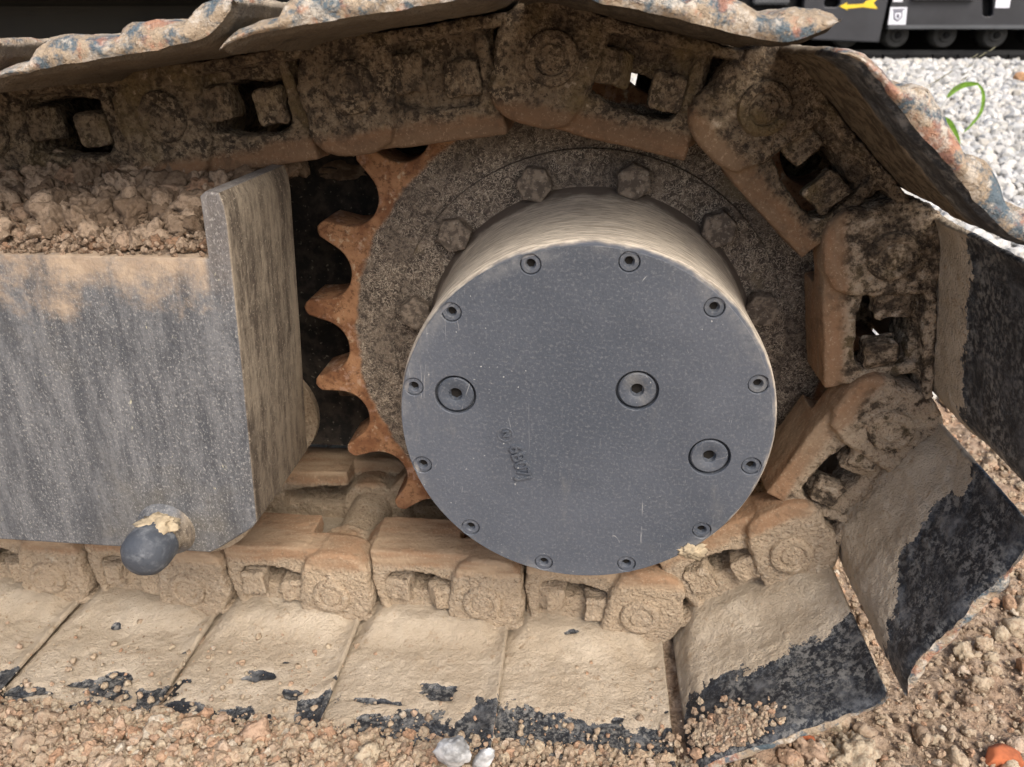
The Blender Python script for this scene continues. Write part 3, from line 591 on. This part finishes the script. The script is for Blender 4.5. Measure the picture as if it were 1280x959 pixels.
# crumbs lying on the bottom shoes
n_ = 2600; x = rng.uniform(-.9, .10, n_); y = -.285+.155*rng.random(n_)**4.5
scatter('mud_crumbs', clodA, np.stack([x, y, -.3395+0*x+rng.uniform(0, .004, n_)-.0+(x > .05)*.0], -1), .0009*(5.5)**(rng.random(n_)**2.6), M['soil'], True, np.clip(.55+.2*rng.normal(size=n_), 0, 1), kind='stuff', label='small crumbs of dry mud strewn over the bottom shoes', category='earth')
# superstructure above the track (seen only as dark underside)
part('upper_body', boxmesh('upper_body', (-3.2, -.36, .42, 2.6, .40, 1.5), (-2.6, -.60, .60, 2.2, .26, .398), bev=.02), M['house'])
part('body_bracket', boxmesh('body_bracket', (-.345, .52, .55, .75, .415, .47), (-.30, -.10, .50, .8, .43, .9), bev=.004), M['house'])
# crumbs heaped over the near corner of the lowest dark shoe
n_ = 900; px_ = rng.normal(912, 25, n_); py_ = 912-.2*(px_-915)+rng.normal(0, 14, n_); pp = []
a, b, t, L = frame_of(6); nn_ = Vector((t.z, 0, -t.x)); o_ = a+nn_*.0435
for u, v in zip(px_, py_):
    d = ray(u, v); q = CAM+d*((o_-CAM).dot(nn_)/d.dot(nn_)); pp.append(q[:])
pp = np.array(pp); pp = pp[(pp[:, 1] > -.286)]
scatter('mud_crumbs', clodA, pp, .0010*(5.5)**(rng.random(len(pp))**1.5), M['soil'], False, None, kind='stuff', label='clump of tan crumbs over the lower left corner of the dark shoe', category='earth')
# ---------------------------------------------------------------- fragments lying in the earth
f1 = lump_obj('paint_flake', .021, 31, M['plastic'], at(566, 940, -.325), None, 4, .3, (.75, .5, 1.35), label='larger upright white and grey chipped fragment in the loose earth below the track', category='fragment'); f1.rotation_euler = (R(20), R(12), 0)
f2 = lump_obj('paint_flake', .014, 37, M['plastic'], at(605, 948, -.325), None, 4, .3, (.6, .45, 1.6), label='small slim white chip standing right of the larger white fragment', category='fragment'); f2.rotation_euler = (R(15), R(20), 0)
def frag(px, py, Yy, size, seed, mat, label, cat, nm, scl=(1, .8, .8), face=True):
    v, f = ICO[4]; w = v*(1+.15*fbm(v+seed, 1.5, 4, seed)[:, None]); r2 = np.random.default_rng(seed)
    for k in range(9):
        d = r2.normal(size=3); d /= np.linalg.norm(d); w = w-np.outer(np.maximum(0, w@d-r2.uniform(.5, .8)), d)
    w = w*size*np.array(scl)+(.004*size/.02)*0
    o = link_obj(nm, mesh_np(nm, w, f, True), mat, None, label=label, category=cat); o.location = at(px, py, Yy); return o
def gpt(px, py):                      # the ground point under a pixel
    d = ray(px, py); lo = 0.3
    for k in range(400):
        lo += .004; q = CAM+d*lo
        if q.z < float(ground_z(np.array([q.x]), np.array([q.y]))[0]): return q
    return CAM+d*3
for px, py, s, sd, mat, lb, ct, nm in ((1006, 936, .014, 41, 'brick', 'orange brick chip lying just below the corner of the lowest dark shoe', 'brick chip', 'brick_fragment'),
        (1248, 955, .020, 43, 'brick', 'wide orange brick chip at the bottom right corner in loose earth', 'brick chip', 'brick_fragment'),
        (1275, 100, .030, 47, 'ochre', 'ochre brown stone on the white gravel at the right', 'stone', 'ochre_stone')):
    q = gpt(px, py); v = frag(px, py, q.y, s, sd, M[mat], lb, ct, nm, (1.2, .9, .7)); v.location = q+Vector((0, 0, s*.35))
# ---------------------------------------------------------------- weed
wd = thing('weed', 'thin green grass weed with narrow blades growing in the white gravel', 'weed', gpt(1160, 200))
WY = wd.location.y-.25
def ribbon(name, pts, w0, mat, y_off=0, wide=.6):
    P_ = [at(px, py, WY+y_off)-wd.location for px, py in pts]; V, F = [], []
    # smooth the polyline
    Q = []
    for k in range(len(P_)-1):
        p0 = P_[max(k-1, 0)]; p1 = P_[k]; p2 = P_[k+1]; p3 = P_[min(k+2, len(P_)-1)]
        for j in range(6):
            t = j/6; Q.append(.5*((2*p1)+(p2-p0)*t+(2*p0-5*p1+4*p2-p3)*t*t+(3*p1-p0-3*p2+p3)*t**3))
    Q.append(P_[-1])
    for k, q in enumerate(Q):
        t = k/(len(Q)-1); d = (Q[min(k+1, len(Q)-1)]-Q[max(k-1, 0)]).normalized(); s = d.cross(Vector((0, 1, .25))).normalized()
        w = w0*(math.sin(math.pi*min(1, t*.94+.05))**.6); V += [q-s*w, q+Vector((0, w*.35, -w*.2)), q+s*w]
        if k: b = 3*k; F += [(b-3, b-2, b+1, b), (b-2, b-1, b+2, b+1)]
    return link_obj(name, mesh_np(name, [tuple(v) for v in V], F), mat, wd)
def stem(name, pts, r, mat, yo=0):
    P_ = [at(px, py, WY+yo)-wd.location for px, py in pts]; bm = bmesh.new(); rings = []
    for k, q in enumerate(P_):
        d = (P_[min(k+1, len(P_)-1)]-P_[max(k-1, 0)]).normalized(); a = d.orthogonal().normalized(); b = d.cross(a)
        rings.append([bm.verts.new(q+(a*math.cos(t*math.pi/2.5)+b*math.sin(t*math.pi/2.5))*r*(1-.5*k/len(P_))) for t in range(5)])
    for r0, r1 in zip(rings[:-1], rings[1:]):
        for t in range(5): bm.faces.new((r0[t], r0[(t+1) % 5], r1[(t+1) % 5], r1[t]))
    me = bpy.data.meshes.new(name); bm.to_mesh(me); bm.free(); return link_obj(name, me, mat, wd)
stem('stem', [(1148, 200), (1152, 160), (1168, 146), (1186, 120)], .0011, M['stem'])
ribbon('blade', [(1184, 122), (1194, 112), (1207, 106), (1224, 105)], .011, M['leaf'])
ribbon('blade', [(1222, 105), (1229, 116), (1227, 138), (1216, 154), (1204, 166)], .006, M['leaf'])
ribbon('blade', [(1165, 148), (1182, 150), (1192, 162), (1200, 180)], .010, M['leaf'])
stem('stem', [(1130, 131), (1150, 114), (1170, 101), (1190, 89)], .0008, M['stem'], -.02)
stem('stem', [(1186, 118), (1204, 103), (1216, 86), (1222, 72), (1243, 60)], .0008, M['stem'])
for k, (px, py) in enumerate(((1171, 101), (1178, 96), (1186, 91), (1206, 92), (1212, 82), (1218, 70), (1228, 68), (1240, 61), (1205, 98))):
    ribbon('seed_head', [(px-4, py+3), (px+1, py), (px+5, py-3)], .0022, M['stem'], -.01)
# ---------------------------------------------------------------- second machine on the gravel
YB = 5.0
B = thing('parked_machine', 'black crawler undercarriage of another machine parked on the white gravel behind', 'machine', (2.0, YB, float(ground_z(np.array([2.]), np.array([5.]))[0])))
gz = B.location.z
def bpart(name, me, mat, parent=B, **kw):
    o = link_obj(name, me, mat, parent, **kw)
    if parent is B: o.location = -B.location
    return o
# sloping front housing with a hollow oval
ov = at(1035, 4, YB); fh = [(at(1003, -60, YB).x, at(1003, 0, YB).z+.55), (at(1003, 0, YB).x, at(1003, 44, YB).z), (at(1014, 50, YB).x, at(1014, 50, YB).z), (at(1093, 53, YB).x, at(1093, 53, YB).z), (at(1104, 0, YB).x, at(1104, 0, YB).z), (at(1104, 0, YB).x+.03, at(1104, 0, YB).z+.55)]
hole = [(ov.x+.045*math.copysign(1, math.cos(t))*.6+.022*math.cos(t), ov.z+.026*math.sin(t)) for t in [2*math.pi*k/20+.01 for k in range(20)]]
bpart('front_housing', plate_curve('h', [fh, hole], YB-.10, YB-.04, .008, 2), M['bgblack'])
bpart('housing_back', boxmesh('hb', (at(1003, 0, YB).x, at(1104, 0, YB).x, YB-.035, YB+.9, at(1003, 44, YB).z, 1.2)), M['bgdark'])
xa = at(1104, 30, YB).x; zs = at(1180, 0, YB).z; zb = at(1180, 36, YB).z
slot = [(at(1223, -3, YB).x, at(1223, -3, YB).z), (at(1223, 18, YB).x, at(1223, 18, YB).z), (at(1226, 21, YB).x, at(1226, 21, YB).z), (at(1233, 21, YB).x, at(1233, 21, YB).z), (at(1236, 18, YB).x, at(1236, 18, YB).z), (at(1236, -3, YB).x, at(1236, -3, YB).z)][::-1]
bpart('side_frame', plate_curve('s', [[(xa, zb), (3.6, zb+.035), (3.6, 1.1), (xa+.03, 1.1)], slot], YB-.06, YB-.01, .006, 2), M['bgblack'])
bpart('frame_ledge', boxmesh('l', (xa, 3.6, YB-.11, YB-.062, zb-.004, zb+.022), bev=.005), M['bggrey'])
bpart('upper_ledge', boxmesh('l2', (at(1135, 0, YB).x, at(1212, 0, YB).x, YB-.10, YB-.062, at(1180, 1, YB).z, at(1180, 1, YB).z+.05), bev=.005), M['bggrey'])
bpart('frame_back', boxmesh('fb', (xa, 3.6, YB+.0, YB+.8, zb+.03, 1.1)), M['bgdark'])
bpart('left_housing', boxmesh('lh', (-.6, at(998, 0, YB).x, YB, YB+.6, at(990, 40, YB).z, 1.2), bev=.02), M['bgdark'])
bpart('left_panel', boxmesh('lp', (at(940, 0, YB).x, at(985, 0, YB).x, YB-.06, YB-.01, at(950, 6, YB).z, .9), bev=.01), M['bggrey'])
rm_ = lathe('roller', [(0, -.03), (.035, -.03), (.045, -.015), (.07, -.012), (.078, 0), (.078, .10), (.05, .11), (.05, .25), (0, .25)], 32)
for px in (1060, 1122, 1182, 1245, 1306):
    q = at(px, 44, YB); o = bpart('roller', rm_, M['bgtrack']); o.location = Vector((q.x, YB+.02, q.z))-B.location
    link_obj('roller_hub', lathe('rh', [(0, -.05), (.018, -.048), (.022, -.03)], 16), M['bgdark'], o)
q0 = at(1100, 60, YB)
pd = boxmesh('pad', (-.075, .075, -.02, .35, -.012, .018), (-.066, -.052, -.02, .35, -.035, -.01), (.0, .014, -.02, .35, -.035, -.01), bev=.003)
for k in range(22):
    o = bpart('track_pad', pd, M['bgdark']); o.location = Vector((.4+k*.16, YB+.02, gz+.045+.01*(k < 5)))-B.location
bpart('track_chain', boxmesh('tc', (.3, 3.8, YB+.06, YB+.2, gz+.062, gz+.09)), M['bgtrack'])
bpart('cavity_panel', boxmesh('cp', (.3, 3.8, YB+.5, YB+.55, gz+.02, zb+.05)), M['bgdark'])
# decals
def poly(name, pts, Y, mat, th=.002, parent=B):
    me = plate_curve(name, [[(at(px, py, Y).x, at(px, py, Y).z) for px, py in pts]], Y-th, Y, 0); return bpart(name, me, mat)
YH = YB-.101
poly('arrow_decal', [(1049, 8), (1059, 3), (1058.5, 6), (1079, 5), (1083, 1), (1097, -2), (1092, 4), (1097, 11), (1084, 10), (1079, 9), (1059, 11), (1060, 13)], YH, M['yellow'])
YS = YB-.061
dec = poly('white_decal', [(1113, 9), (1134, 9), (1132, 31), (1110, 31)], YS, M['white'])
poly('shield_emblem', [(1117, 14), (1128, 13.5), (1127.5, 22), (1122, 27), (1117, 24)], YS-.003, M['ink'], .001)
poly('shield_field', [(1118.6, 16), (1126.6, 15.6), (1126.2, 21.6), (1122, 25.2), (1118.5, 23)], YS-.0045, M['white'], .001)
poly('shield_mark', [(1121, 18), (1124, 18), (1123.6, 22.5), (1121, 22.5)], YS-.006, M['ink'], .001)
poly('decal_line', [(1116, 11.6), (1130.5, 11.2), (1130.4, 12.6), (1116, 13)], YS-.003, M['ink'], .001)
poly('white_decal', [(1118, -6), (1129, -6), (1128, 2.5), (1116, 2.5)], YS, M['white'])
poly('white_decal', [(1246, -6), (1264, -6), (1261.5, 10), (1243.5, 10)], YS, M['white'])
